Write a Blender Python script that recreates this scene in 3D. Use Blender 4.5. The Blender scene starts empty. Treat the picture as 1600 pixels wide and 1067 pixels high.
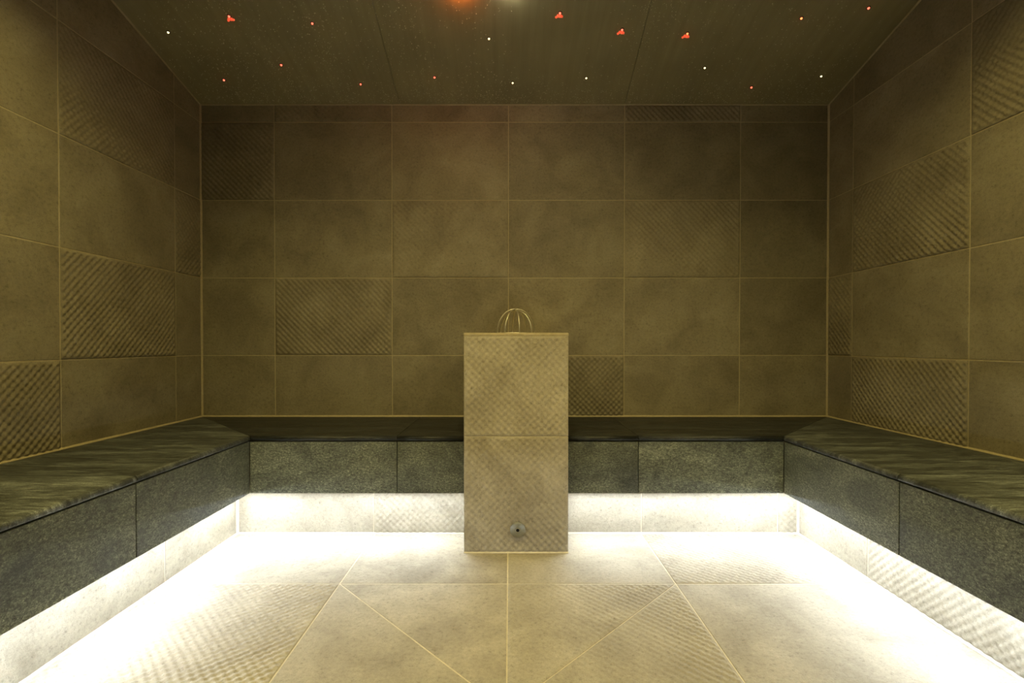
import bpy, bmesh, math, random
import numpy as np
from mathutils import Vector, Matrix, noise as mnoise

random.seed(7)
scene = bpy.context.scene
COL = scene.collection

# ------------------------------------------------------------------ camera
CAM_Z = 0.821
cam_data = bpy.data.cameras.new('camera')
cam = bpy.data.objects.new('camera', cam_data)
COL.objects.link(cam)
cam.location = (0.0, 0.0, CAM_Z)
cam.rotation_euler = (math.radians(90 - 0.6), 0, 0)
cam_data.sensor_fit = 'HORIZONTAL'
cam_data.sensor_width = 36.0
cam_data.lens = 36.0 * 765.0 / 1600.0
cam_data.shift_x = 4.0 / 1600.0
cam_data.shift_y = 13.5 / 1600.0
cam_data.clip_start = 0.02
scene.camera = cam

# ------------------------------------------------------------------ world, exposure, light levels
world = bpy.data.worlds.new('world')
scene.world = world
world.use_nodes = True
world.node_tree.nodes['Background'].inputs[0].default_value = (0, 0, 0, 1)
world.node_tree.nodes['Background'].inputs[1].default_value = 0.0
scene.view_settings.view_transform = 'Standard'
scene.view_settings.look = 'None'
scene.view_settings.gamma = 1.0
scene.view_settings.use_curve_mapping = False
scene.view_settings.exposure = 0.0
LED_STRENGTH = 112.0
LED_COLOR = (0.91, 1.0, 1.13)
LAMP_STRENGTH = 405.0
SIDE_FILL_STRENGTH = 640.0
LAMP_COLOR = (1.0, 0.81, 0.265)
LAMP_POS = (0.0, 1.15)
SIDE_FILL_POS = ((-1.00, 1.04), (1.05, 1.04))
FILL_SPOT_POWER = 26.0
FILL_SPOT_COLOR = (1.0, 0.80, 0.40)

# ------------------------------------------------------------------ room measures (metres, camera at x=0 y=0)
XL, XR, YB, YF = -1.587, 1.640, 2.525, -1.0
Z_SEAT = 0.451
SLOPE, Z_CB, Y_RIDGE = 0.255, 2.054, 1.30
Z_FLAT = Z_CB + SLOPE * (YB - Y_RIDGE)
def zc(y):
    return Z_CB + SLOPE * (YB - y) if y > Y_RIDGE else Z_FLAT
BX_L, BX_R, BY = -1.057, 1.117, 1.987          # bench front faces
PX_L, PX_R, PY = -1.184, 1.256, 2.121          # set-back plinth faces
Z_UNDER = 0.216
PED_X0, PED_X1, PED_Y, PED_Z = -0.179, 0.2315, 1.926, 0.869

# ------------------------------------------------------------------ materials
def new_mat(name):
    m = bpy.data.materials.new(name)
    m.use_nodes = True
    nt = m.node_tree
    return m, nt, nt.nodes, nt.links, nt.nodes['Principled BSDF']

def ramp(nodes, stops):
    r = nodes.new('ShaderNodeValToRGB')
    cr = r.color_ramp
    cr.elements[0].position, cr.elements[0].color = stops[0][0], (*stops[0][1], 1)
    cr.elements[1].position, cr.elements[1].color = stops[-1][0], (*stops[-1][1], 1)
    for p, c in stops[1:-1]:
        e = cr.elements.new(p); e.color = (*c, 1)
    return r

def coords(nt, nodes, links, scale=(1, 1, 1), rot=(0, 0, 0)):
    tc = nodes.new('ShaderNodeTexCoord')
    oi = nodes.new('ShaderNodeObjectInfo')
    mul = nodes.new('ShaderNodeMath'); mul.operation = 'MULTIPLY'; mul.inputs[1].default_value = 53.0
    links.new(oi.outputs['Random'], mul.inputs[0])
    add = nodes.new('ShaderNodeVectorMath'); add.operation = 'ADD'
    links.new(tc.outputs['Object'], add.inputs[0]); links.new(mul.outputs[0], add.inputs[1])
    mp = nodes.new('ShaderNodeMapping')
    mp.inputs['Scale'].default_value = scale
    mp.inputs['Rotation'].default_value = rot
    links.new(add.outputs[0], mp.inputs['Vector'])
    return mp.outputs[0], oi

def noise(nodes, links, vec, scale, detail=6, rough=0.6, dist=0.0):
    n = nodes.new('ShaderNodeTexNoise')
    n.inputs['Scale'].default_value = scale
    n.inputs['Detail'].default_value = detail
    n.inputs['Roughness'].default_value = rough
    n.inputs['Distortion'].default_value = dist
    links.new(vec, n.inputs['Vector'])
    return n.outputs['Fac']

def mix(nodes, links, a, b, fac, mode='MIX'):
    m = nodes.new('ShaderNodeMix'); m.data_type = 'RGBA'; m.blend_type = mode
    for sock, v in ((m.inputs[0], fac), (m.inputs[6], a), (m.inputs[7], b)):
        if hasattr(v, 'is_linked') or hasattr(v, 'links'):
            links.new(v, sock)
        elif isinstance(v, (int, float)):
            sock.default_value = v
        else:
            sock.default_value = (*v, 1)
    return m.outputs[2]

def bump(nodes, links, h, strength, dist, prev=None):
    b = nodes.new('ShaderNodeBump')
    b.inputs['Strength'].default_value = strength
    b.inputs['Distance'].default_value = dist
    links.new(h, b.inputs['Height'])
    if prev is not None:
        links.new(prev, b.inputs['Normal'])
    return b.outputs['Normal']

def make_tile_mat(name, k, tint=(1, 1, 1)):
    m, nt, N, L, P = new_mat(name)
    v, oi = coords(nt, N, L)
    big = noise(N, L, v, 5.0, 6, 0.58, 0.5)
    mid = noise(N, L, v, 85, 8, 0.72)
    fine = noise(N, L, v, 300, 4, 0.7)
    r1 = ramp(N, [(p, tuple(x * k * t for x, t in zip(c, tint))) for p, c in ((0.28, (0.255, 0.222, 0.153)), (0.5, (0.340, 0.301, 0.213)), (0.72, (0.425, 0.383, 0.280)))])
    L.new(big, r1.inputs[0])
    r2 = ramp(N, [(0.30, (0.48, 0.47, 0.44)), (0.43, (0.92, 0.92, 0.91)), (0.70, (1.18, 1.17, 1.14))])
    L.new(mid, r2.inputs[0])
    c = mix(N, L, r1.outputs[0], r2.outputs[0], 0.85, 'MULTIPLY')
    r3 = ramp(N, [(0.30, (0.52, 0.51, 0.5)), (0.46, (1, 1, 1)), (0.62, (1.0, 1.0, 1.0)), (0.75, (1.45, 1.42, 1.35))])
    L.new(fine, r3.inputs[0])
    c = mix(N, L, c, r3.outputs[0], 0.6, 'MULTIPLY')
    c = mix(N, L, c, oi.outputs['Color'], 1.0, 'MULTIPLY')
    L.new(c, P.inputs['Base Color'])
    P.inputs['Roughness'].default_value = 0.62
    P.inputs['Specular IOR Level'].default_value = 0.35
    n1 = bump(N, L, mid, 0.55, 0.0028)
    n2 = bump(N, L, fine, 0.35, 0.0012, n1)
    L.new(n2, P.inputs['Normal'])
    return m

def make_bench_mat(name, stretch, lo, midc, hi, rough, mid_scale=95, turn=0.35):
    m, nt, N, L, P = new_mat(name)
    v, oi = coords(nt, N, L, stretch, (0, 0, turn))
    v2, _ = coords(nt, N, L)
    big = noise(N, L, v, 6.0, 6, 0.6, 0.8)
    mid = noise(N, L, v, mid_scale, 8, 0.8)
    fine = noise(N, L, v2, 330, 3, 0.7)
    r1 = ramp(N, [(0.25, lo), (0.5, midc), (0.78, hi)])
    L.new(big, r1.inputs[0])
    r2 = ramp(N, [(0.36, (0.22, 0.22, 0.22)), (0.5, (0.85, 0.85, 0.85)), (0.64, (1.9, 1.9, 1.82))])
    L.new(mid, r2.inputs[0])
    c = mix(N, L, r1.outputs[0], r2.outputs[0], 0.9, 'MULTIPLY')
    r3 = ramp(N, [(0.36, (0.45, 0.45, 0.45)), (0.5, (1, 1, 1)), (0.60, (1.2, 1.2, 1.15)), (0.70, (3.0, 3.0, 2.8))])
    L.new(fine, r3.inputs[0])
    c = mix(N, L, c, r3.outputs[0], 0.8, 'MULTIPLY')
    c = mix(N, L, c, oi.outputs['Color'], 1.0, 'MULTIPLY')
    L.new(c, P.inputs['Base Color'])
    rr = N.new('ShaderNodeMapRange')
    rr.inputs['From Min'].default_value = 0.3; rr.inputs['From Max'].default_value = 0.7
    rr.inputs['To Min'].default_value = rough - 0.12; rr.inputs['To Max'].default_value = rough + 0.15
    L.new(big, rr.inputs['Value']); L.new(rr.outputs[0], P.inputs['Roughness'])
    P.inputs['Specular IOR Level'].default_value = 0.4
    n1 = bump(N, L, mid, 0.6, 0.003)
    n2 = bump(N, L, fine, 0.4, 0.0012, n1)
    L.new(n2, P.inputs['Normal'])
    return m

def make_plain(name, color, rough=0.6, metallic=0.0, var=0.12, scale=40, bump_s=0.15):
    m, nt, N, L, P = new_mat(name)
    v, oi = coords(nt, N, L)
    n = noise(N, L, v, scale, 5, 0.6)
    a = tuple(max(0, c * (1 - var)) for c in color); b = tuple(c * (1 + var) for c in color)
    r = ramp(N, [(0.3, a), (0.7, b)])
    L.new(n, r.inputs[0]); L.new(r.outputs[0], P.inputs['Base Color'])
    P.inputs['Roughness'].default_value = rough
    P.inputs['Metallic'].default_value = metallic
    if bump_s:
        L.new(bump(N, L, n, bump_s, 0.001), P.inputs['Normal'])
    return m

def make_ceiling_mat():
    m, nt, N, L, P = new_mat('olive_ceiling_panel')
    tc = N.new('ShaderNodeTexCoord')
    mp = N.new('ShaderNodeMapping'); mp.inputs['Scale'].default_value = (34, 1.6, 1)
    L.new(tc.outputs['Object'], mp.inputs['Vector'])
    streak = noise(N, L, mp.outputs[0], 1.0, 5, 0.6, 0.3)
    broad = noise(N, L, tc.outputs['Object'], 3.0, 4, 0.5)
    r = ramp(N, [(0.3, (0.275, 0.243, 0.146)), (0.7, (0.335, 0.298, 0.182))])
    L.new(streak, r.inputs[0])
    r2 = ramp(N, [(0.3, (0.85, 0.85, 0.85)), (0.7, (1.1, 1.1, 1.1))])
    L.new(broad, r2.inputs[0])
    c = mix(N, L, r.outputs[0], r2.outputs[0], 1.0, 'MULTIPLY')
    L.new(c, P.inputs['Base Color'])
    rr = N.new('ShaderNodeMapRange')
    rr.inputs['From Min'].default_value = 0.3; rr.inputs['From Max'].default_value = 0.7
    rr.inputs['To Min'].default_value = 0.36; rr.inputs['To Max'].default_value = 0.52
    L.new(streak, rr.inputs['Value']); L.new(rr.outputs[0], P.inputs['Roughness'])
    P.inputs['Specular IOR Level'].default_value = 0.45
    L.new(bump(N, L, streak, 0.10, 0.0005), P.inputs['Normal'])
    return m

def make_emit(name, color, strength):
    m, nt, N, L, P = new_mat(name)
    P.inputs['Base Color'].default_value = (*color, 1)
    P.inputs['Emission Color'].default_value = (*color, 1)
    P.inputs['Emission Strength'].default_value = strength
    P.inputs['Roughness'].default_value = 0.4
    return m

M_TILE = make_tile_mat('taupe_stone_tile', 0.76)
M_TILE_LIT = make_tile_mat('lit_stone_tile', 1.20, (1.0, 1.015, 1.09))  # wall stone lightened: stronger light on floor, plinth and pedestal put into colour
M_BENCH = make_bench_mat('dark_green_stone_panel', (1, 1.6, 1), (0.050, 0.055, 0.041), (0.118, 0.129, 0.098), (0.215, 0.232, 0.180), 0.5)
M_SEAT = make_bench_mat('dark_stone_seat_back', (0.5, 3.0, 1), (0.024, 0.027, 0.029), (0.066, 0.074, 0.080), (0.175, 0.194, 0.205), 0.42, 34, 0.05)
M_SEAT_SIDE = make_bench_mat('dark_stone_seat_side', (3.0, 0.5, 1), (0.024, 0.027, 0.029), (0.066, 0.074, 0.080), (0.175, 0.194, 0.205), 0.45, 34, 0.05)
M_GROUT = make_plain('sand_grout', (0.43, 0.37, 0.24), 0.8)
M_FLOOR_GROUT = make_plain('cream_floor_grout', (0.66, 0.60, 0.45), 0.8)
M_SILICONE = make_plain('tan_silicone', (0.42, 0.36, 0.235), 0.45, var=0.10, scale=90)
M_BACKING = make_plain('dark_mortar', (0.03, 0.03, 0.025), 0.9)
M_CORE = make_plain('grey_mortar_core', (0.22, 0.20, 0.16), 0.9)
M_CEIL = make_ceiling_mat()
M_STEEL = make_plain('brushed_steel', (0.62, 0.60, 0.53), 0.36, 1.0, 0.08, 120, 0.05)
M_DISC = make_plain('satin_steel_disc', (0.36, 0.37, 0.33), 0.42, 0.85, 0.06, 120, 0.05)
M_BLACK = make_plain('black_opening', (0.006, 0.006, 0.006), 0.7, bump_s=0)
M_RING = make_plain('blackened_ring', (0.012, 0.010, 0.008), 0.45, bump_s=0)
M_CAP = make_plain('light_taupe_cap_stone', (0.44, 0.37, 0.225), 0.55, var=0.12, scale=60)
M_ALU = make_plain('aluminium_profile', (0.6, 0.6, 0.58), 0.4, 0.9, 0.05, 60, 0)
M_LED = make_emit('led_diffuser', LED_COLOR, LED_STRENGTH)
M_LAMP = make_emit('lamp_lens', LAMP_COLOR, LAMP_STRENGTH)
M_SIDE_FILL = make_emit('side_fill_lens', LAMP_COLOR, SIDE_FILL_STRENGTH)
M_FILL_SPOT = make_emit('fill_spot_lens', FILL_SPOT_COLOR, 8.0)
M_STAR = {
    'red': make_emit('star_red', (1.0, 0.13, 0.07), 3.2),
    'orange': make_emit('star_orange', (1.0, 0.20, 0.06), 3.4),
    'white': make_emit('star_white', (1.0, 0.85, 0.45), 2.2),
    'glow_orange': make_emit('bead_orange', (1.0, 0.22, 0.03), 430.0),
    'glow_white': make_emit('bead_white', (1.0, 0.93, 0.68), 260.0),
}
M_GLOW_DROP = {'red': make_emit('glow_drop_red', (1.0, 0.12, 0.05), 0.75), 'orange': make_emit('glow_drop_orange', (1.0, 0.20, 0.06), 0.8)}  # drops given a glow of their own for the lamplight they refract
def make_water():
    m, nt, N, L, P = new_mat('glint_condensation')
    P.inputs['Base Color'].default_value = (0.82, 0.76, 0.54, 1)  # pale colour stands in for glints on the clear drops
    P.inputs['Roughness'].default_value = 0.18
    P.inputs['IOR'].default_value = 1.33
    P.inputs['Transmission Weight'].default_value = 0.25
    return m
M_WATER = make_water()

# ------------------------------------------------------------------ object helpers
def link(name, me, mat=None, parent=None, matrix=None):
    o = bpy.data.objects.new(name, me)
    COL.objects.link(o)
    if mat is not None and me is not None and not me.materials:
        me.materials.append(mat)
    if matrix is not None:
        o.matrix_world = matrix
    if parent is not None:
        o.parent = parent
        if matrix is not None:
            # parents all sit at identity rotation; keep the world place
            o.matrix_parent_inverse = Matrix.Identity(4)
            o.matrix_local = PMAT[parent.name].inverted() @ matrix
        else:
            o.matrix_local = PMAT[parent.name].inverted()
    PMAT[o.name] = matrix.copy() if matrix is not None else Matrix.Identity(4)
    return o
PMAT = {}

def empty(name, loc):
    o = bpy.data.objects.new(name, None)
    o.empty_display_size = 0.1
    COL.objects.link(o)
    o.location = loc
    PMAT[o.name] = Matrix.Translation(loc)
    return o

def tag(o, label=None, category=None, group=None, kind=None):
    if label: o['label'] = label
    if category: o['category'] = category
    if group: o['group'] = group
    if kind: o['kind'] = kind
    return o

def mesh_py(name, verts, faces, smooth=False):
    me = bpy.data.meshes.new(name)
    me.from_pydata([tuple(v) for v in verts], [], faces)
    if smooth:
        me.polygons.foreach_set('use_smooth', [True] * len(me.polygons))
    me.update()
    return me

def box_data(x0, x1, y0, y1, z0, z1):
    v = [(x0, y0, z0), (x1, y0, z0), (x1, y1, z0), (x0, y1, z0), (x0, y0, z1), (x1, y0, z1), (x1, y1, z1), (x0, y1, z1)]
    f = [(0, 3, 2, 1), (4, 5, 6, 7), (0, 1, 5, 4), (1, 2, 6, 5), (2, 3, 7, 6), (3, 0, 4, 7)]
    return v, f

def multi_box(name, boxes):
    V, F = [], []
    for b in boxes:
        v, f = box_data(*b)
        F += [tuple(i + len(V) for i in q) for q in f]
        V += v
    return mesh_py(name, V, F)

def poly_prism_mesh(name, poly, z0, z1, bevel=0.0012):
    """convex polygon (counter-clockwise) raised from z0 to z1 with a small chamfer round the face"""
    n = len(poly)
    c = Vector((sum(p[0] for p in poly) / n, sum(p[1] for p in poly) / n))
    ins = offset_poly(poly, bevel)
    V = [(p[0], p[1], z0) for p in poly] + [(p[0], p[1], z1 - bevel * 0.8) for p in poly] + [(p[0], p[1], z1) for p in ins]
    F = [tuple(range(n - 1, -1, -1)), tuple(range(2 * n, 3 * n))]
    for i in range(n):
        j = (i + 1) % n
        F.append((i, j, n + j, n + i))
        F.append((n + i, n + j, 2 * n + j, 2 * n + i))
    return mesh_py(name, V, F)

def offset_poly(poly, d):
    n = len(poly); out = []
    for i in range(n):
        p0, p1, p2 = Vector(poly[i - 1]), Vector(poly[i]), Vector(poly[(i + 1) % n])
        e1 = (p1 - p0).normalized(); e2 = (p2 - p1).normalized()
        n1 = Vector((-e1.y, e1.x)); n2 = Vector((-e2.y, e2.x))
        k = n1 + n2
        den = max(0.15, 1 + n1.dot(n2))
        q = p1 + k * (d / den)
        out.append((q.x, q.y))
    return out

# ---- embossed (diagonally dimpled) stone relief
PITCH = 0.0206
ANG = math.radians(44)
_rng = np.random.RandomState(3)
_ph = _rng.rand(6, 3) * 6.28
def lowfreq(u, v, seed):
    r = np.random.RandomState(seed)
    out = np.zeros_like(u)
    for k in range(6):
        a = r.rand() * 6.28; f = 8 + 22 * r.rand(); p = r.rand() * 6.28
        out += np.sin((u * math.cos(a) + v * math.sin(a)) * f + p)
    return out / 3.0

def relief(u, v, seed, amp=0.0034, fade=None, lean=0.0):
    wob = lowfreq(u, v, seed) * 0.0016
    a = (u * math.cos(ANG) + v * math.sin(ANG) + wob) * 2 * math.pi / PITCH
    b = (-u * math.cos(ANG) + v * math.sin(ANG) + lowfreq(u, v, seed + 9) * 0.0016) * 2 * math.pi / PITCH
    h = (0.62 + lean) * np.cos(a) + (0.62 - lean) * np.cos(b)
    h = np.tanh(h * 1.25)
    mod = np.clip(0.78 + 0.32 * lowfreq(u * 0.8, v * 0.8, seed + 21), 0.30, 1.15)
    if fade is not None:
        mod = mod * np.clip(fade(u, v), 0.04, 1)
    return amp * h * mod + max(0.0, 1.15 * amp - 0.0009)

def grid_tile_mesh(name, quad, seed, z0, step=0.0036, amp=0.0034, fade=None, lean=0.0):
    """embossed face over a 4-corner patch (a triangle repeats a corner), skirted down to z0"""
    q = [np.array(p, float) for p in quad]
    nu = max(4, int(max(np.linalg.norm(q[1] - q[0]), np.linalg.norm(q[2] - q[3])) / step))
    nv = max(4, int(max(np.linalg.norm(q[3] - q[0]), np.linalg.norm(q[2] - q[1])) / step))
    s = np.linspace(0, 1, nu + 1); t = np.linspace(0, 1, nv + 1)
    S, T = np.meshgrid(s, t)
    U = (1-S)*(1-T)*q[0][0] + S*(1-T)*q[1][0] + S*T*q[2][0] + (1-S)*T*q[3][0]
    Vv = (1-S)*(1-T)*q[0][1] + S*(1-T)*q[1][1] + S*T*q[2][1] + (1-S)*T*q[3][1]
    Z = relief(U, Vv, seed, amp, fade, lean)
    rim = np.ones_like(U)
    for i in range(4):          # the relief dies away at the tile's edges
        a, b = q[i], q[(i + 1) % 4]
        ln = np.linalg.norm(b - a)
        if ln < 1e-6: continue
        d = ((b[0] - a[0]) * (Vv - a[1]) - (b[1] - a[1]) * (U - a[0])) / ln
        t = np.clip(np.abs(d) / 0.0095, 0, 1)
        rim *= t * t * (3 - 2 * t)
    Z = Z * rim
    top = np.stack([U, Vv, Z], -1).reshape(-1, 3)
    w = nu + 1
    ring = list(range(0, w)) + [r * w + nu for r in range(1, nv + 1)] + [nv * w + c for c in range(nu - 1, -1, -1)] + [r * w for r in range(nv - 1, 0, -1)]
    low = top[ring].copy(); low[:, 2] = z0
    verts = np.concatenate([top, low])
    idx = np.arange((nv + 1) * w).reshape(nv + 1, w)
    quads = np.stack([idx[:-1, :-1], idx[:-1, 1:], idx[1:, 1:], idx[1:, :-1]], -1).reshape(-1, 4)
    n0 = len(top); R = len(ring)
    ring = np.array(ring); nx = np.roll(ring, -1)
    li = n0 + np.arange(R); ln = np.roll(li, -1)
    sk = np.stack([ring, li, ln, nx], -1)
    faces = np.concatenate([quads, sk])
    me = bpy.data.meshes.new(name)
    me.vertices.add(len(verts)); me.vertices.foreach_set('co', verts.astype(np.float32).ravel())
    me.loops.add(faces.size); me.loops.foreach_set('vertex_index', faces.astype(np.int32).ravel())
    me.polygons.add(len(faces))
    me.polygons.foreach_set('loop_start', (np.arange(len(faces)) * 4).astype(np.int32))
    sm = np.ones(len(faces), bool); sm[len(quads):] = False
    me.polygons.foreach_set('use_smooth', sm)
    me.update(calc_edges=True); me.validate()
    return me

GAP = 0.0042
BACK = -0.0013     # grout lies this far behind the tile faces
_cache = {}
def tile(parent, frame, u0, u1, v0, v1, emb=False, tone=1.0, clip=None, gap=GAP, fade=None, mat=None, name='tile', thick=0.006, amp=0.0034, lean=0.0):
    """one stone tile; frame = (origin, u axis, v axis, normal)"""
    o, ua, va, na = frame
    g = gap / 2
    hu, hv = (u1 - u0) / 2 - g, (v1 - v0) / 2 - g
    cu, cv = (u0 + u1) / 2, (v0 + v1) / 2
    mat = mat or M_TILE
    key = (round(hu, 4), round(hv, 4), emb, mat.name, thick, amp, lean)
    if emb:
        seed = (len(_cache) * 7 + 11) if fade else 5
        me = None if fade else _cache.get(key)
        if me is None:
            me = grid_tile_mesh('embossed_tile', [(-hu, -hv), (hu, -hv), (hu, hv), (-hu, hv)], seed, -thick, amp=amp, fade=fade, lean=lean)
            _cache[key if not fade else key + (len(_cache),)] = me
    elif clip is not None:
        poly = [(-hu, -hv), (hu, -hv), (hu, hv), (-hu, hv)]
        poly = clip(poly, cu, cv)
        if poly is None: return None
        me = poly_prism_mesh('cut_tile', poly, -thick, 0.0)
    else:
        me = _cache.get(key)
        if me is None:
            me = poly_prism_mesh('plain_tile', [(-hu, -hv), (hu, -hv), (hu, hv), (-hu, hv)], -thick, 0.0)
            _cache[key] = me
    loc = Vector(o) + Vector(ua) * cu + Vector(va) * cv
    M = Matrix((( ua[0], va[0], na[0], loc.x), (ua[1], va[1], na[1], loc.y), (ua[2], va[2], na[2], loc.z), (0, 0, 0, 1)))
    ob = link(name, me, mat, parent, M)
    ob.color = (tone, tone, tone, 1)
    return ob

def tone_rand(lo=0.88, hi=1.10):
    return random.uniform(lo, hi)

# ------------------------------------------------------------------ walls
ROWS = [Z_SEAT, 0.768, 1.1665, 1.565, 1.964, 2.363, 2.60]
F_BACK = ((0, YB, 0), (1, 0, 0), (0, 0, 1), (0, -1, 0))
F_LEFT = ((XL, 0, 0), (0, 1, 0), (0, 0, 1), (1, 0, 0))
F_RIGHT = ((XR, 0, 0), (0, -1, 0), (0, 0, 1), (-1, 0, 0))
F_FLOOR = ((0, 0, 0), (1, 0, 0), (0, 1, 0), (0, 0, 1))

wall_back = link('wall_back', multi_box('wall_back', [(XL - 0.15, XR + 0.15, YB - BACK, YB + 0.15, -0.1, Z_CB + 0.05)]), M_GROUT)
wall_left = link('wall_left', multi_box('wall_left', [(XL - 0.15, XL + BACK, YF, YB, -0.1, Z_FLAT + 0.05)]), M_GROUT)
wall_right = link('wall_right', multi_box('wall_right', [(XR - BACK, XR + 0.15, YF, YB, -0.1, Z_FLAT + 0.05)]), M_GROUT)
wall_front = link('wall_front', multi_box('wall_front', [(XL - 0.15, XR + 0.15, YF - 0.15, YF, -0.1, Z_FLAT + 0.05)]), M_TILE)
for w, l in ((wall_back, 'back wall of taupe stone tiles with thin sand joints'), (wall_left, 'left wall of taupe stone tiles above the bench'),
             (wall_right, 'right wall of taupe stone tiles above the bench'), (wall_front, 'entrance wall behind the viewer')):
    tag(w, label=l, kind='structure')

BC = [XL, -1.208, -0.604, -0.005, 0.591, 1.1865, XR]
back_emb = {(4, 1), (4, 4), (3, 0), (2, 4), (2, 2), (1, 1), (0, 3)}
back_tone = {(3, 0): 0.86, (4, 0): 0.9, (2, 5): 0.84, (1, 5): 0.86, (3, 4): 0.90, (0, 2): 0.95, (1, 3): 1.06, (1, 4): 1.05, (2, 2): 1.08, (2, 4): 1.06}
for r in range(5):
    z0, z1 = ROWS[r], (ROWS[r + 1] if r < 4 else Z_CB)
    for c in range(6):
        e = (r, c) in back_emb
        fade = None
        if (r, c) == (2, 2):
            fade = lambda u, v: 0.30 + 0.9 * (v * 1.2 - u * 0.2)
        elif (r, c) == (2, 4):
            fade = lambda u, v: 0.75 + 0.0 * u
        tile(wall_back, F_BACK, BC[c], BC[c + 1], z0, z1, e, back_tone.get((r, c), tone_rand(0.92, 1.06)), fade=fade, lean=0.05)

def ceil_clip(frame_sign):
    def clip(poly, cu, cv):
        out = []
        n = len(poly)
        def inside(p):
            y = (p[0] + cu) * frame_sign
            return (p[1] + cv) <= zc(y) - 0.003
        def cut(a, b):
            lo, hi = 0.0, 1.0
            for _ in range(30):
                m = (lo + hi) / 2
                p = (a[0] + (b[0] - a[0]) * m, a[1] + (b[1] - a[1]) * m)
                if inside(p) == inside(a): lo = m
                else: hi = m
            return (a[0] + (b[0] - a[0]) * lo, a[1] + (b[1] - a[1]) * lo)
        for i in range(n):
            a, b = poly[i], poly[(i + 1) % n]
            if inside(a): out.append(a)
            if inside(a) != inside(b): out.append(cut(a, b))
        return out if len(out) >= 3 else None
    return clip

LC = [YB, 2.329, 1.731, 1.133, 0.535, -0.063, -0.661, YF]
left_emb = {(3, 1), (2, 0), (1, 1), (0, 2), (2, 3), (1, 4)}
RC = [YB, 2.345, 1.7486, 1.152, 0.555, -0.042, -0.64, YF]
right_emb = {(3, 2), (2, 1), (1, 0), (0, 1), (1, 3), (2, 4)}
for side, cols, emb, fr, sg, wall in (('l', LC, left_emb, F_LEFT, 1, wall_left), ('r', RC, right_emb, F_RIGHT, -1, wall_right)):
    for r in range(6):
        for c in range(len(cols) - 1):
            a, b = cols[c + 1], cols[c]
            u0, u1 = (a, b) if sg == 1 else (-b, -a)
            if ROWS[r] > max(zc(a), zc(b)) - 0.02: continue
            need_clip = ROWS[r + 1] > min(zc(a), zc(b)) - 0.004
            tile(wall, fr, u0, u1, ROWS[r], ROWS[r + 1], (r, c) in emb, tone_rand(0.92, 1.06), clip=ceil_clip(sg) if need_clip else None, lean=-0.035 if side == 'l' else 0.05, amp=0.0030)

# ------------------------------------------------------------------ ceiling: panels with thin dark seams
ceiling = link('ceiling', None)
ceil_back_v = []
V = []; F = []
def slab(xa, xb, ya, yb, off, th):
    """sloping or flat slab: four (x) corners at ya and yb"""
    b = len(V)
    for (x, y) in ((xa[0], ya), (xb[0], ya), (xb[1], yb), (xa[1], yb)):
        V.append((x, y, zc(y) + off))
    for (x, y) in ((xa[0], ya), (xb[0], ya), (xb[1], yb), (xa[1], yb)):
        V.append((x, y, zc(y) + off + th))
    F.extend([(b, b+3, b+2, b+1), (b+4, b+5, b+6, b+7), (b, b+1, b+5, b+4), (b+1, b+2, b+6, b+5), (b+2, b+3, b+7, b+6), (b+3, b, b+4, b+7)])
slab((XL - .1, XL - .1), (XR + .1, XR + .1), Y_RIDGE, YB + .1, 0.012, 0.05)
slab((XL - .1, XL - .1), (XR + .1, XR + .1), YF - .1, Y_RIDGE, 0.012, 0.05)
bpy.data.objects.remove(ceiling)
ceiling = link('ceiling', mesh_py('ceiling', V, F), M_BACKING)
tag(ceiling, label='sloping dark olive ceiling of smooth panels dotted with small lights', kind='structure')
seamL = (-0.548, -0.563)     # x at the ridge side, x at the back wall
seamR = (0.566, 0.592)
def seam_x(seam, y):         # measured at y=1.957 and y=YB
    return seam[1] + (seam[0] - seam[1]) * (YB - y) / (YB - 1.957)
g = 0.0012
for (ya, yb) in ((Y_RIDGE, YB), (YF, Y_RIDGE)):
    for k in range(3):
        def edge(i, y):
            if i == 0: return XL
            if i == 1: return seam_x(seamL, max(y, Y_RIDGE))
            if i == 2: return seam_x(seamR, max(y, Y_RIDGE))
            return XR
        V = []; F = []
        gl = g if k > 0 else 0; gr = g if k < 2 else 0
        slab((edge(k, ya) + gl, edge(k, yb) + gl), (edge(k + 1, ya) - gr, edge(k + 1, yb) - gr), ya, yb, 0.0, 0.011)
        link('ceiling_panel', mesh_py('ceiling_panel', V, F), M_CEIL, ceiling)

# ------------------------------------------------------------------ floor
floor = link('floor', multi_box('floor', [(XL - .15, XR + .15, YF - .15, YB + .15, -0.12, BACK * 0.6)]), M_FLOOR_GROUT)
tag(floor, label='floor of large taupe stone tiles with cream joints', kind='structure')
FX = [PX_L, -0.584, -0.0065, 0.572, PX_R]
FY = [PY, 1.676, 1.092, 0.508, -0.076, -0.66, YF]
def floor_tri(pts, emb, tone, fade=None):
    c = Vector((sum(p[0] for p in pts) / 3, sum(p[1] for p in pts) / 3))
    loc = [(p[0] - c.x, p[1] - c.y) for p in pts]
    if emb:
        ins = offset_poly(loc, 0.0018)
        me = grid_tile_mesh('embossed_tile', [ins[0], ins[1], ins[2], ins[0]] if False else [ins[0], ins[1], ins[2], ins[2]], 31, -0.006,
                            step=0.004, amp=0.0025, fade=(lambda u, v: fade(u + c.x, v + c.y)) if fade else None)
    else:
        me = poly_prism_mesh('cut_tile', offset_poly(loc, 0.0018), -0.006, 0.0)
    ob = link('tile', me, M_TILE_LIT, floor, Matrix.Translation((c.x, c.y, 0)))
    ob.color = (tone, tone, tone, 1)
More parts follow.
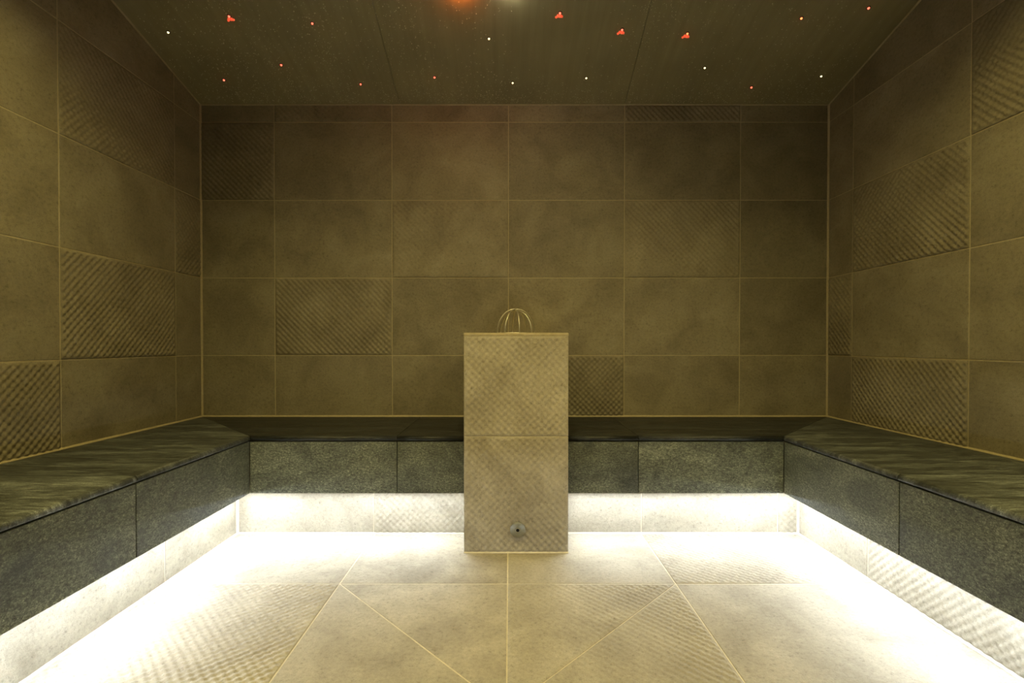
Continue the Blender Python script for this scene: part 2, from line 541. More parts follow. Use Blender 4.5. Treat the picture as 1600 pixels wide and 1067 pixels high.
for r in range(6):
    for c in range(4):
        x0, x1, y1, y0 = FX[c], FX[c + 1], FY[r], FY[r + 1]
        if r == 1 and c == 1:
            floor_tri([(x0, y1), (x0, y0), (x1, y0)], False, 1.0)
            floor_tri([(x0, y1), (x1, y0), (x1, y1)], False, 1.04)
            continue
        if r == 1 and c == 2:
            fd = lambda x, y: 0.15 + 1.25 * ((x - 0.0) * 0.9 + (y - 1.09) * 0.9 - 0.28)
            floor_tri([(x1, y1), (x0, y1), (x0, y0)], True, 1.0, fd)
            floor_tri([(x1, y1), (x0, y0), (x1, y0)], True, 0.98, fd)
            continue
        e = (r, c) in {(1, 0), (0, 3)}
        tile(floor, F_FLOOR, x0, x1, y0, y1, e, tone_rand(0.95, 1.05), amp=0.0025, mat=M_TILE_LIT)

# ------------------------------------------------------------------ silicone trims along the room's corners
trim_n = [0]
def bead(p0, p1, a, b, w, lab):
    """quarter-round bead from p0 to p1 filling the corner spanned by unit vectors a and b"""
    p0, p1, a, b = Vector(p0), Vector(p1), Vector(a), Vector(b)
    n = 7; segs = max(2, int((p1 - p0).length / 0.02))
    prof = []
    for i in range(n):
        t = i / (n - 1) * math.pi / 2
        prof.append((w * (1 - 0.75 * math.sin(t)) if 0 < i < n - 1 else (w if i == 0 else 0.0), w * (1 - 0.75 * math.cos(t)) if 0 < i < n - 1 else (0.0 if i == 0 else w)))
    prof = [(w, 0)] + [(w * (1 - 0.8 * math.sin(math.pi / 2 * k / 4)), w * (1 - 0.8 * math.cos(math.pi / 2 * k / 4))) for k in range(1, 4)] + [(0, w)] + [(-0.002, -0.002)]
    V = []; F = []
    m = len(prof)
    for i in range(segs + 1):
        p = p0.lerp(p1, i / segs)
        k = 1.0 + 0.16 * mnoise.noise(p * 23.0)
        for (s, t) in prof:
            V.append(p + a * s * k + b * t * k)
    for i in range(segs):
        for j in range(m):
            j2 = (j + 1) % m
            F.append((i * m + j, i * m + j2, (i + 1) * m + j2, (i + 1) * m + j))
    trim_n[0] += 1
    o = link('trim_%d' % trim_n[0], mesh_py('silicone_bead', V, F, True), M_FLOOR_GROUT if p0.z < 0.01 else M_SILICONE)
    bm = bmesh.new(); bm.from_mesh(o.data); bmesh.ops.recalc_face_normals(bm, faces=bm.faces); bm.to_mesh(o.data); bm.free()
    tag(o, label=lab, kind='structure')
W = 0.0075
bead((XL, YB, Z_SEAT), (XL, YB, Z_CB), (1, 0, 0), (0, -1, 0), W, 'tan silicone bead in the upright left back corner')
bead((XR, YB, Z_SEAT), (XR, YB, Z_CB), (-1, 0, 0), (0, -1, 0), W, 'tan silicone bead in the upright right back corner')
bead((XL, YB, Z_SEAT), (PED_X0, YB, Z_SEAT), (0, -1, 0), (0, 0, 1), W, 'tan silicone bead between back wall and seat, left of pedestal')
bead((PED_X1, YB, Z_SEAT), (XR, YB, Z_SEAT), (0, -1, 0), (0, 0, 1), W, 'tan silicone bead between back wall and seat, right of pedestal')
bead((XL, YF, Z_SEAT), (XL, YB, Z_SEAT), (1, 0, 0), (0, 0, 1), W * 0.9, 'tan silicone bead between left wall and seat')
bead((XR, YF, Z_SEAT), (XR, YB, Z_SEAT), (-1, 0, 0), (0, 0, 1), W * 0.9, 'tan silicone bead between right wall and seat')
sl = Vector((0, -1, SLOPE)).normalized()
bead((XL, YB, Z_CB), (XR, YB, Z_CB), (0, -1, 0), (0, 0, -1), 0.005, 'thin tan silicone bead between back wall and ceiling')
bead((XL, Y_RIDGE, Z_FLAT), (XL, YB, Z_CB), (1, 0, 0), (0, 0, -1), 0.005, 'thin tan silicone bead between left wall and ceiling')
bead((XR, Y_RIDGE, Z_FLAT), (XR, YB, Z_CB), (-1, 0, 0), (0, 0, -1), 0.005, 'thin tan silicone bead between right wall and ceiling')
bead((PX_L, PY, 0), (PED_X0, PY, 0), (0, -1, 0), (0, 0, 1), 0.007, 'silicone bead at floor under back bench, left of pedestal')
bead((PED_X1, PY, 0), (PX_R, PY, 0), (0, -1, 0), (0, 0, 1), 0.007, 'silicone bead at floor under back bench, right of pedestal')
bead((PX_L, YF, 0), (PX_L, PY, 0), (1, 0, 0), (0, 0, 1), 0.007, 'silicone bead at floor under left bench')
bead((PX_R, YF, 0), (PX_R, PY, 0), (-1, 0, 0), (0, 0, 1), 0.007, 'silicone bead at floor under right bench')
bead((PX_L, PY, 0), (PX_L, PY, Z_UNDER), (1, 0, 0), (0, -1, 0), 0.009, 'upright silicone bead in the left corner below the benches')
bead((PX_R, PY, 0), (PX_R, PY, Z_UNDER), (-1, 0, 0), (0, -1, 0), 0.009, 'upright silicone bead in the right corner below the benches')
bead((PED_X0 - .002, PED_Y, 0), (PED_X1 + .002, PED_Y, 0), (0, -1, 0), (0, 0, 1), 0.005, 'silicone bead where the pedestal meets the floor')

# ------------------------------------------------------------------ benches
SLAB = 0.018
OVER = 0.005
def slab_profile(Q):
    """(q = distance from wall, z) round the slab; q runs from the wall to the rounded nose"""
    zt, zb = Z_SEAT, Z_SEAT - SLAB
    r1, r2 = 0.011, 0.005
    Qn = Q + OVER
    p = [(0.002, zb), (Qn - r2, zb)]
    for k in range(1, 4):
        t = math.pi / 2 * k / 3
        p.append((Qn - r2 + r2 * math.sin(t), zb + r2 - r2 * math.cos(t)))
    for k in range(0, 7):
        t = math.pi / 2 * k / 6
        p.append((Qn - r1 + r1 * math.cos(t), zt - r1 + r1 * math.sin(t)))
    p.append((0.002, zt))
    return p

def seat_slab(parent, kind, a0, a1, Q, mitre=None, tone=1.0):
    """kind 'left','right','back'; a0..a1 along the wall; mitre=('a1', sign, ratio) lets one end run diagonally"""
    prof = slab_profile(Q)
    n = len(prof)
    ca, cq = (a0 + a1) / 2, Q / 2
    segs = 1
    V = []; F = []
    for end, a in ((0, a0 + 0.001), (1, a1 - 0.001)):
        for (q, z) in prof:
            aa = a
            if mitre and mitre[0] == end:
                aa = a + mitre[1] * q * mitre[2]
            V.append((aa - ca, q - cq, z - Z_SEAT))
    for j in range(n):
        j2 = (j + 1) % n
        F.append((j, j2, n + j2, n + j))
    F.append(tuple(range(n - 1, -1, -1))); F.append(tuple(range(n, 2 * n)))
    me = mesh_py('seat_slab', V, F)
    sm = [False] * len(F)
    for j in range(1, n - 2): sm[j] = True
    me.polygons.foreach_set('use_smooth', sm)
    if kind == 'back':
        M = Matrix(((1, 0, 0, ca), (0, -1, 0, YB - cq), (0, 0, 1, Z_SEAT), (0, 0, 0, 1)))
    elif kind == 'left':
        M = Matrix(((0, 1, 0, XL + cq), (1, 0, 0, ca), (0, 0, 1, Z_SEAT), (0, 0, 0, 1)))
    else:
        M = Matrix(((0, -1, 0, XR - cq), (1, 0, 0, ca), (0, 0, 1, Z_SEAT), (0, 0, 0, 1)))
    # bake a mirrored frame into the mesh so every object keeps a proper rotation
    if M.to_3x3().determinant() < 0:
        for v in me.vertices: v.co.x = -v.co.x
        M = M @ Matrix.Scale(-1, 4, Vector((1, 0, 0)))
    bm = bmesh.new(); bm.from_mesh(me); bmesh.ops.recalc_face_normals(bm, faces=bm.faces); bm.to_mesh(me); bm.free()
    o = link('seat_slab', me, M_SEAT if kind == 'back' else M_SEAT_SIDE, parent, M)
    o.color = (tone, tone, tone, 1)  # slab tone drops towards the back: fall-off of light put into colour
    return o

Z_PT = Z_SEAT - SLAB - 0.003
QL, QR, QB = BX_L - XL, XR - BX_R, YB - BY
T_PANEL = 0.012
YF_B, PED_X0_B, PED_X1_B = YF + 0.004, PED_X0 - 0.003, PED_X1 + 0.003

def make_bench(side):
    YF = YF_B; PED_X0 = PED_X0_B; PED_X1 = PED_X1_B
    s = -1 if side == 'left' else 1
    root = empty('stone_bench', ((XL + .3) if s < 0 else (XR - .3), 1.4, 0))
    # concealed masonry: set-back foot and the seat block that overhangs it
    e = 0.0014
    if s < 0:
        low = [(XL, PX_L - e, YF, YB, 0, Z_UNDER), (PX_L - e, PED_X0, PY + e, YB, 0, Z_UNDER)]
        up = [(XL, BX_L - T_PANEL, YF, YB, Z_UNDER, Z_SEAT - SLAB), (BX_L - T_PANEL, PED_X0, BY + T_PANEL, YB, Z_UNDER, Z_SEAT - SLAB)]
    else:
        low = [(PX_R + e, XR, YF, YB, 0, Z_UNDER), (PED_X1, PX_R + e, PY + e, YB, 0, Z_UNDER)]
        up = [(BX_R + T_PANEL, XR, YF, YB, Z_UNDER, Z_SEAT - SLAB), (PED_X1, BX_R + T_PANEL, BY + T_PANEL, YB, Z_UNDER, Z_SEAT - SLAB)]
    plinth = link('plinth', multi_box('plinth', low), M_FLOOR_GROUT, root)
    link('seat_block', multi_box('seat_block', up), M_CORE, root)
    # plinth tiles
    fb = ((0, PY, 0), (1, 0, 0), (0, 0, 1), (0, -1, 0))
    if s < 0:
        fs = ((PX_L, 0, 0), (0, 1, 0), (0, 0, 1), (1, 0, 0))
        ys = [PY, 1.676, 1.092, 0.508, -0.076, -0.66, YF]
        for k in range(len(ys) - 1):
            tile(plinth, fs, ys[k + 1], ys[k], 0, Z_UNDER, False, tone_rand(0.96, 1.04), mat=M_TILE_LIT, amp=0.0021)
        tile(plinth, fb, PX_L, -0.5905, 0, Z_UNDER, False, mat=M_TILE_LIT, amp=0.0021)
        tile(plinth, fb, -0.5905, PED_X0, 0, Z_UNDER, True, mat=M_TILE_LIT, amp=0.0021)
    else:
        fs = ((PX_R, 0, 0), (0, -1, 0), (0, 0, 1), (-1, 0, 0))
        ys = [PY, 1.7096, 1.12, 0.53, -0.06, -0.65, YF]
        for k in range(len(ys) - 1):
            tile(plinth, fs, -ys[k], -ys[k + 1], 0, Z_UNDER, k == 1, tone_rand(0.96, 1.04), mat=M_TILE_LIT, amp=0.0021)
        tile(plinth, fb, PED_X1, 0.574, 0, Z_UNDER, False, mat=M_TILE_LIT, amp=0.0021)
        tile(plinth, fb, 0.574, 1.167, 0, Z_UNDER, False, mat=M_TILE_LIT, amp=0.0021)
        tile(plinth, fb, 1.167, PX_R, 0, Z_UNDER, True, mat=M_TILE_LIT, amp=0.0021)
    # front panels
    fb = ((0, BY, 0), (1, 0, 0), (0, 0, 1), (0, -1, 0))
    kw = dict(mat=M_BENCH, name='front_panel', thick=0.012, gap=0.003)
    if s < 0:
        fs = ((BX_L, 0, 0), (0, 1, 0), (0, 0, 1), (1, 0, 0))
        js = [BY, 1.382, 0.782, 0.182, -0.418, YF]
        for k in range(len(js) - 1):
            tile(root, fs, js[k + 1], js[k], Z_UNDER, Z_PT, tone=[0.95, 1.0, 1.0, 1, 1][k], **kw)
        tile(root, fb, BX_L, -0.457, Z_UNDER, Z_PT, tone=1.15, **kw)
        tile(root, fb, -0.457, PED_X0, Z_UNDER, Z_PT, tone=0.95, **kw)
        r = QB / QL
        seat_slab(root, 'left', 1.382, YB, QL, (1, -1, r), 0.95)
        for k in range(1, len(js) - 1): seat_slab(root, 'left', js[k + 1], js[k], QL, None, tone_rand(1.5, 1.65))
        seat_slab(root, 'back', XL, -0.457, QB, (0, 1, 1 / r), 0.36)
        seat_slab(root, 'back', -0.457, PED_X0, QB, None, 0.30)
        tag(root, 'dark stone bench along the left wall, turning to the pedestal', 'bench', 'tiled benches round the room')
    else:
        fs = ((BX_R, 0, 0), (0, -1, 0), (0, 0, 1), (-1, 0, 0))
        js = [BY, 1.3986, 0.80, 0.20, -0.40, YF]
        for k in range(len(js) - 1):
            tile(root, fs, -js[k], -js[k + 1], Z_UNDER, Z_PT, tone=[1.15, 0.95, 1, 1, 1][k], **kw)
        tile(root, fb, PED_X1, 0.5247, Z_UNDER, Z_PT, tone=0.95, **kw)
        tile(root, fb, 0.5247, BX_R, Z_UNDER, Z_PT, tone=1.15, **kw)
        r = QB / QR
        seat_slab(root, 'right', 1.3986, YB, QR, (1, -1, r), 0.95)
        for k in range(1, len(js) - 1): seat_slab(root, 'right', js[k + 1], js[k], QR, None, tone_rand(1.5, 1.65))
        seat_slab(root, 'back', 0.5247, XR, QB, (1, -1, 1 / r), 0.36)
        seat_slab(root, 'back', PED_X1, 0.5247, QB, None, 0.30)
        tag(root, 'dark stone bench along the right wall, turning to the pedestal', 'bench', 'tiled benches round the room')
    return root
bench_l = make_bench('left')
bench_r = make_bench('right')

# ------------------------------------------------------------------ light strips under the benches
LED_TILT = math.radians(20)
def led_strip(p0, p1, out, lab):
    """slim profile under the bench, its face tilted towards the room (out = unit vector into the room)"""
    p0, p1 = Vector(p0), Vector(p1)
    ln = (p1 - p0).length; h = ln / 2
    c = (p0 + p1) / 2; c.z = Z_UNDER - 0.0050
    root = empty('light_strip', c)
    al = (p1 - p0).normalized(); ov = Vector(out)
    nrm = (Vector((0, 0, -1)) * math.cos(LED_TILT) + ov * math.sin(LED_TILT))   # direction the face looks
    wv = nrm.cross(al)
    M = Matrix(((al.x, wv.x, nrm.x, c.x), (al.y, wv.y, nrm.y, c.y), (al.z, wv.z, nrm.z, c.z), (0, 0, 0, 1)))
    hw = 0.008
    link('profile', multi_box('profile', [(-h, h, -hw, hw, -0.0005, 0.001), (-h, h, -hw, -hw + .001, 0.001, 0.006), (-h, h, hw - .001, hw, 0.001, 0.006)]), M_ALU, root, M)
    link('diffuser', multi_box('diffuser', [(-h, h, -hw + .0012, hw - .0012, 0.003, 0.005)]), M_LED, root, M)
    tag(root, lab, 'light strip', 'light strips under the bench edges')
LS = 0.060
led_strip((PX_L + LS, YF + .05, 0), (PX_L + LS, PY - 0.09, 0), (1, 0, 0), 'white light strip hidden under the left wall bench')
led_strip((PX_R - LS, YF + .05, 0), (PX_R - LS, PY - 0.09, 0), (-1, 0, 0), 'white light strip hidden under the right wall bench')
led_strip((PX_L + 0.02, PY - LS, 0), (PED_X0 - 0.02, PY - LS, 0), (0, -1, 0), 'white light strip hidden under back bench, left of pedestal')
led_strip((PED_X1 + 0.02, PY - LS, 0), (PX_R - 0.02, PY - LS, 0), (0, -1, 0), 'white light strip hidden under back bench, right of pedestal')

# ------------------------------------------------------------------ pedestal with steam outlet
ped = empty('steam_pedestal', ((PED_X0 + PED_X1) / 2, 2.2, 0))
tag(ped, 'tall tan embossed stone pedestal standing between the two benches', 'pedestal')
e = 0.0012
CAP_T = 0.013
link('body', multi_box('body', [(PED_X0 + e, PED_X1 - e, PED_Y + e, YB, 0, PED_Z - CAP_T)]), M_FLOOR_GROUT, ped)
fpf = ((0, PED_Y, 0), (1, 0, 0), (0, 0, 1), (0, -1, 0))
fpl = ((PED_X0, 0, 0), (0, -1, 0), (0, 0, 1), (-1, 0, 0))
fpr = ((PED_X1, 0, 0), (0, 1, 0), (0, 0, 1), (1, 0, 0))
tile(ped, fpf, PED_X0 - .002, PED_X1 + .002, 0.002, 0.461, True, 1.0, gap=0.003, name='front_tile', mat=M_TILE_LIT, amp=0.0022)
tile(ped, fpf, PED_X0 - .002, PED_X1 + .002, 0.461, PED_Z - CAP_T + .001, True, 1.05, gap=0.003, name='front_tile', mat=M_TILE_LIT, amp=0.0022)
for fr, sgn in ((fpl, -1), (fpr, 1)):
    for (z0, z1) in ((0.002, 0.461), (0.461, PED_Z - CAP_T + .001)):
        a, b_ = (PED_Y + .006, YB) if sgn > 0 else (-YB, -PED_Y - .006)
        tile(ped, fr, a, b_, z0, z1, False, 1.0, gap=0.003, name='side_tile', mat=M_TILE_LIT)
# cap slab: bevelled plate with a shallow bowl opening
bm = bmesh.new()
bmesh.ops.create_cube(bm, size=1)
bmesh.ops.scale(bm, vec=((PED_X1 - PED_X0) + 0.003, YB - PED_Y + 0.002, CAP_T), verts=bm.verts)
bmesh.ops.bevel(bm, geom=bm.edges[:] , offset=0.003, segments=3, affect='EDGES', profile=0.5)
me = bpy.data.meshes.new('cap_slab'); bm.to_mesh(me); bm.free()
link('cap_slab', me, M_CAP, ped, Matrix.Translation(((PED_X0 + PED_X1) / 2, (YB + PED_Y) / 2, PED_Z - CAP_T / 2)))['label'] = 'smooth pale stone cap on the pedestal'

def lathe(name, prof, n=40, smooth=True):
    """profile of (radius, height) turned about local z; closes at radius 0"""
    V = []; F = []; rings = []
    for (r, z) in prof:
        if r < 1e-6:
            rings.append([len(V)]); V.append((0, 0, z))
        else:
            rings.append(list(range(len(V), len(V) + n)))
            V += [(r * math.cos(2 * math.pi * k / n), r * math.sin(2 * math.pi * k / n), z) for k in range(n)]
    for a, b in zip(rings[:-1], rings[1:]):
        for k in range(n):
            k2 = (k + 1) % n
            if len(a) == 1 and len(b) == 1: continue
            if len(a) == 1: F.append((a[0], b[k2], b[k]))
            elif len(b) == 1: F.append((a[k], a[k2], b[0]))
            else: F.append((a[k], a[k2], b[k2], b[k]))
    me = mesh_py(name, V, F, smooth)
    bm = bmesh.new(); bm.from_mesh(me); bmesh.ops.recalc_face_normals(bm, faces=bm.faces); bm.to_mesh(me); bm.free()
    return me
NOZ = Vector((0.0325, PED_Y - 0.0060, 0.0935))
M_noz = Matrix.Translation(NOZ) @ Matrix.Rotation(math.radians(90), 4, 'X')
noz = link('outlet_disc', lathe('outlet_disc', [(0.030, -0.010), (0.030, 0.0022), (0.0292, 0.0032), (0.012, 0.0042), (0.0102, 0.0046), (0.0096, 0.0040), (0.0082, 0.0040)]), M_DISC, ped, M_noz)
noz['label'] = 'round steel outlet disc low on the front'
link('outlet_lip', lathe('outlet_lip', [(0.0088, 0.0038), (0.0088, 0.0072), (0.0080, 0.0080), (0.0070, 0.0072), (0.0068, -0.004)]), M_STEEL, noz, M_noz)
link('outlet_hole', lathe('outlet_hole', [(0.0070, 0.0045), (0.0, 0.0035)]), M_BLACK, noz, M_noz)

# ------------------------------------------------------------------ wire dome on the pedestal
DOME = Vector((0.028, 2.13, PED_Z))
dome = empty('wire_dome', DOME)
tag(dome, 'small dome of bent steel wires standing on top of the pedestal', 'wire dome')
def tube(name, pts, r, n=10, closed=False):
    pts = [Vector(p) for p in pts]
    V = []; F = []; m = len(pts)
    for i, p in enumerate(pts):
        a = pts[i - 1] if (i > 0 or closed) else pts[i]
        b = pts[(i + 1) % m] if (i < m - 1 or closed) else pts[i]
        t = (b - a).normalized()
        ref = Vector((0, 0, 1)) if abs(t.z) < 0.9 else Vector((1, 0, 0))
        x = t.cross(ref).normalized(); y = t.cross(x)
        # keep the frame steady along a planar arc
        for k in range(n):
            an = 2 * math.pi * k / n
            V.append(p + x * r * math.cos(an) + y * r * math.sin(an))
    for i in range(m if closed else m - 1):
        i2 = (i + 1) % m
        for k in range(n):
            k2 = (k + 1) % n
            F.append((i * n + k, i * n + k2, i2 * n + k2, i2 * n + k))
    if not closed:
        F.append(tuple(range(n - 1, -1, -1))); F.append(tuple((m - 1) * n + k for k in range(n)))
    return mesh_py(name, V, F, True)
DR, DH = 0.081, 0.1055
def rib(ang, drop=0.0):
    """one wire from the foot ring up to the crown, in its own upright plane"""
    V = []
    n = 20
    pts = []
    for i in range(n + 1):
        t = i / n * math.pi / 2
        rad = DR * math.cos(t) ** 0.9 if i < n else 0.0
        pts.append(Vector((rad * math.cos(ang), rad * math.sin(ang), 0.002 + (DH - drop) * math.sin(t))))
    # planar frame: side vector is constant
    side = Vector((-math.sin(ang), math.cos(ang), 0))
    VV = []; FF = []; m = 10; r = 0.0031
    for i, p in enumerate(pts):
        a = pts[max(0, i - 1)]; b = pts[min(n, i + 1)]
        tn = (b - a).normalized(); up = tn.cross(side)
        for k in range(m):
            an = 2 * math.pi * k / m
            VV.append(p + side * r * math.cos(an) + up * r * math.sin(an))
    for i in range(n):
        for k in range(m):
            k2 = (k + 1) % m
            FF.append((i * m + k, i * m + k2, (i + 1) * m + k2, (i + 1) * m + k))
    FF.append(tuple(range(m))); FF.append(tuple(n * m + k for k in range(m)))
    me = mesh_py('wire', VV, FF, True)
    bm = bmesh.new(); bm.from_mesh(me); bmesh.ops.recalc_face_normals(bm, faces=bm.faces); bm.to_mesh(me); bm.free()
    return me
MD = Matrix.Translation(DOME)
for k in range(8):
    ang = math.radians(10 + 45 * k)
    link('wire', rib(ang, 0.0025 * (k % 4)), M_STEEL, dome, MD)
link('foot_ring', tube('foot_ring', [(DR * math.cos(2 * math.pi * k / 48), DR * math.sin(2 * math.pi * k / 48), 0.0025) for k in range(48)], 0.0024, closed=True), M_STEEL, dome, MD)
link('crown', lathe('crown', [(0, DH - 0.010), (0.006, DH - 0.008), (0.008, DH - 0.002), (0.006, DH + 0.002), (0, DH + 0.003)], 20), M_STEEL, dome, MD)

# ------------------------------------------------------------------ small ceiling lights
CN = Vector((0, -SLOPE, -1)).normalized()       # ceiling normal into the room
def ceil_matrix(x, y):
    z = CN
    xx = Vector((1, 0, 0)); yy = z.cross(xx)
    return Matrix(((xx.x, yy.x, z.x, x), (xx.y, yy.y, z.y, y), (xx.z, yy.z, z.z, zc(y)), (0, 0, 0, 1)))
ring_me = lathe('bezel', [(0.0034, -0.002), (0.0034, 0.0012), (0.0042, 0.0022), (0.0056, 0.0018), (0.0064, 0.0004), (0.0064, -0.002)], 20)
lens_me = {k: lathe('lens_' + k, [(0.0035, -0.001), (0.0034, 0.0022), (0.0026, 0.0042), (0.0013, 0.0053), (0, 0.0056)], 16) for k in ('red', 'orange', 'white')}
drop_me = lathe('water_drop', [(0.0, 0.0062), (0.0022, 0.0056), (0.0038, 0.0038), (0.0043, 0.0012), (0.0046, 0.0)], 16)
# (x, y) on the ceiling in metres, colour, water drop on it, label
stars = [
    (-1.4596, 2.1091, 'white', 0, 'tiny pale yellow light in the ceiling nearest the left wall'),
    (-1.1572, 2.0354, 'red', 1, 'tiny red light with a hanging water drop, leftmost of the flared ones'),
    (-0.8265, 2.0672, 'red', 0, 'tiny red light in the left ceiling panel, right of the leftmost flared one'),
    (-1.3708, 2.3647, 'red', 0, 'tiny red light in the ceiling closest to the left back corner'),
    (-1.0550, 2.2776, 'red', 0, 'tiny red light in the middle of the left ceiling panel'),
    (-0.7223, 2.3900, 'red', 0, 'tiny red light just left of the left ceiling seam, near the back wall'),
    (-0.3573, 2.3494, 'red', 0, 'tiny red light just right of the left ceiling seam, near the back wall'),
    (-0.0889, 2.1402, 'white', 0, 'tiny pale yellow light in the centre ceiling panel, farthest from the back wall'),
    (0.0155, 2.3822, 'white', 0, 'tiny pale yellow light above the pedestal, nearest the back wall'),
    (0.3670, 2.3532, 'white', 0, 'tiny pale yellow light in the centre panel, left of the right ceiling seam'),
    (0.2072, 2.0213, 'red', 1, 'tiny red flared light with water drop in the centre panel, farthest from back wall'),
    (0.4792, 2.0970, 'red', 1, 'tiny red flared light with water drop just left of the right ceiling seam'),
    (0.7636, 2.1153, 'orange', 1, 'tiny orange flared light with water drop right of the right ceiling seam'),
    (0.9091, 2.2938, 'white', 0, 'tiny pale yellow light in the right ceiling panel below the orange flared one'),
    (1.1842, 2.4098, 'red', 0, 'tiny red light in the right ceiling panel, nearest the back wall'),
    (1.2098, 2.0440, 'orange', 0, 'tiny orange-red light in the right ceiling panel without a water drop'),
    (1.4822, 2.3418, 'white', 0, 'tiny white light in the ceiling close to the right back corner'),
    (1.4554, 1.9991, 'red', 0, 'tiny red light in the ceiling closest to the right wall'),
]
for (x, y, colr, drop, lab) in stars:
    M = ceil_matrix(x, y) @ Matrix.Scale(1.3, 4)
    root = empty('star_light', (x, y, zc(y)))
    tag(root, lab, 'ceiling light', 'small star lights in the ceiling')
    link('bezel', ring_me, M_RING, root, M)
    link('lens', lens_me[colr], M_STAR[colr], root, M)
    if drop:
        for (ox, oy, sc) in ((-0.0105, -0.0150, 0.75), (-0.005, -0.0095, 1.0), (0.0015, -0.0100, 1.1), (0.0070, -0.0125, 0.8)):
            link('glow_drop', drop_me, M_GLOW_DROP[colr], root, M @ Matrix.Translation((ox, oy, 0)) @ Matrix.Scale(sc, 4))

def bead_lamp(x, y, key, lab, rad):
    M = ceil_matrix(x, y)
    root = empty('bead_light', (x, y, zc(y)))
    tag(root, lab, 'ceiling light')
    link('bezel', lathe('bezel', [(rad, -0.002), (rad + .001, 0.002), (rad + .006, 0.0016), (rad + .0075, -0.002)], 28), M_RING, root, M)
    link('lens', lathe('lens', [(rad, -0.001), (rad * 0.98, 0.007), (rad * 0.75, 0.014), (rad * 0.4, 0.018), (0, 0.0195)], 24), M_STAR[key], root, M)
bead_lamp(-0.192, 1.918, 'glow_orange', 'orange domed light in the ceiling just beyond the top of view', 0.010)
bead_lamp(0.010, 1.912, 'glow_white', 'white domed light in the ceiling just beyond the top of view', 0.010)

# downlights overhead; the unseen side pair is added to brighten the side walls
for (lx, ly), lens_mat, can, lab in ((LAMP_POS, M_LAMP, 0.019, 'round warm downlight in the ceiling in front of the viewer'),
                                     (SIDE_FILL_POS[0], M_SIDE_FILL, 0.055, 'added warm fill downlight overhead by the left bench'),
                                     (SIDE_FILL_POS[1], M_SIDE_FILL, 0.055, 'added warm fill downlight overhead by the right bench')):
    dl = empty('ceiling_downlight', (lx, ly, Z_FLAT))
    tag(dl, lab, 'ceiling light', 'downlights in the ceiling')
    MDL = Matrix.Translation((lx, ly, Z_FLAT)) @ Matrix.Rotation(math.pi, 4, 'X')
    link('can', lathe('can', [(0.0, 0.0004), (0.062, 0.0004), (0.062, 0.004 + can), (0.064, 0.006 + can), (0.070, 0.006 + can), (0.072, 0.004 + can), (0.072, -0.001)], 48), M_RING, dl, MDL)  # can depth shaped to keep the beam off the upper walls
    link('lens', lathe('lens', [(0.060, 0.0018), (0.045, 0.0028), (0.02, 0.0034), (0, 0.0036)], 48), lens_mat, dl, MDL)

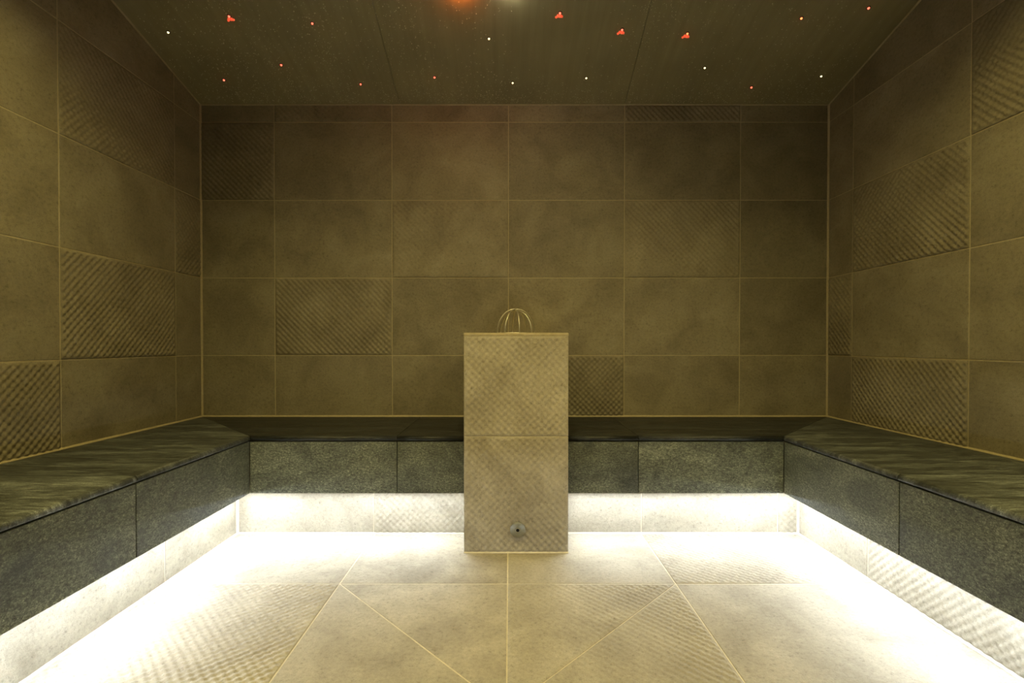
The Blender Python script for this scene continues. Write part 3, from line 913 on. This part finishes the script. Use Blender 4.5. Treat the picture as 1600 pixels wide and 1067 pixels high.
# two unseen spotlights added over the entrance as frontal fill, aimed at the pedestal
def spotlight(x, y, target, lab):
    top = Vector((x, y, Z_FLAT))
    head = top - Vector((0, 0, 0.075))
    root = empty('fill_spotlight', top)
    tag(root, lab, 'spotlight', 'added fill spotlights over the entrance')
    MT = Matrix.Translation(top) @ Matrix.Rotation(math.pi, 4, 'X')
    link('mount', lathe('mount', [(0.0, 0.012), (0.04, 0.012), (0.045, 0.008), (0.045, 0.0)], 32), M_STEEL, root, MT)
    link('stem', lathe('stem', [(0.006, 0.010), (0.006, 0.060), (0.0, 0.060)], 16), M_STEEL, root, MT)
    q = (Vector(target) - head).to_track_quat('Z', 'Y').to_matrix().to_4x4()
    MH = Matrix.Translation(head) @ q
    link('housing', lathe('housing', [(0.0, -0.055), (0.026, -0.050), (0.034, -0.030), (0.038, 0.040), (0.035, 0.040), (0.033, 0.020)], 32), M_STEEL, root, MH)
    link('lens', lathe('lens', [(0.033, 0.022), (0.0, 0.025)], 32), M_FILL_SPOT, root, MH)
    ld = bpy.data.lights.new('fill_spot_bulb', 'SPOT')
    ld.energy = FILL_SPOT_POWER; ld.color = FILL_SPOT_COLOR; ld.shadow_soft_size = 0.09
    ld.spot_size = math.radians(62); ld.spot_blend = 1.0
    lo = bpy.data.objects.new('fill_spot_bulb', ld); COL.objects.link(lo)
    ML = MH @ Matrix.Translation((0, 0, 0.045)) @ Matrix.Rotation(math.pi, 4, 'X')
    lo.parent = root; lo.matrix_local = PMAT[root.name].inverted() @ ML
spotlight(-0.75, -0.45, (0.02, 2.0, 0.55), 'added steel fill spotlight over the entrance, on the left')
spotlight(0.78, -0.45, (0.02, 2.0, 0.55), 'added steel fill spotlight over the entrance, on the right')

# ------------------------------------------------------------------ condensation on the ceiling
rng = np.random.RandomState(12)
V = []; F = []
xx = Vector((1, 0, 0)); yy = CN.cross(xx)
cnt = 0; tries = 0
while cnt < 5200 and tries < 90000:
    tries += 1
    x = rng.uniform(XL + 0.02, XR - 0.02); y = YB - 0.012 - 0.80 * rng.rand() ** 1.25
    n = mnoise.noise(Vector((x * 2.2, y * 1.6, 3.0))) + 0.55 * mnoise.noise(Vector((x * 9.0, y * 1.2, 8.0)))
    edge = max(0.0, 0.35 - (YB - y) * 2.0)
    centre = 0.30 - 0.28 * abs(x)
    if rng.rand() > 0.42 + 1.0 * n + edge + centre: continue
    r = 0.0013 + 0.0014 * rng.rand() ** 2.0
    c = Vector((x, y, zc(y))); b = len(V)
    for k in range(6):
        a = k * math.pi / 3
        V.append(c + xx * r * math.cos(a) + yy * r * math.sin(a))
    for k in range(6):
        a = k * math.pi / 3
        V.append(c + (xx * math.cos(a) + yy * math.sin(a)) * r * 0.7 + CN * r * 0.55)
    V.append(c + CN * r * 0.8)
    for k in range(6):
        k2 = (k + 1) % 6
        F.append((b + k, b + k2, b + 6 + k2, b + 6 + k))
        F.append((b + 6 + k, b + 6 + k2, b + 12))
    cnt += 1
o = link('water_droplets', mesh_py('water_droplets', V, F, True), M_WATER)
tag(o, 'fine condensation droplets clinging to the dark ceiling', 'water droplets', kind='stuff')
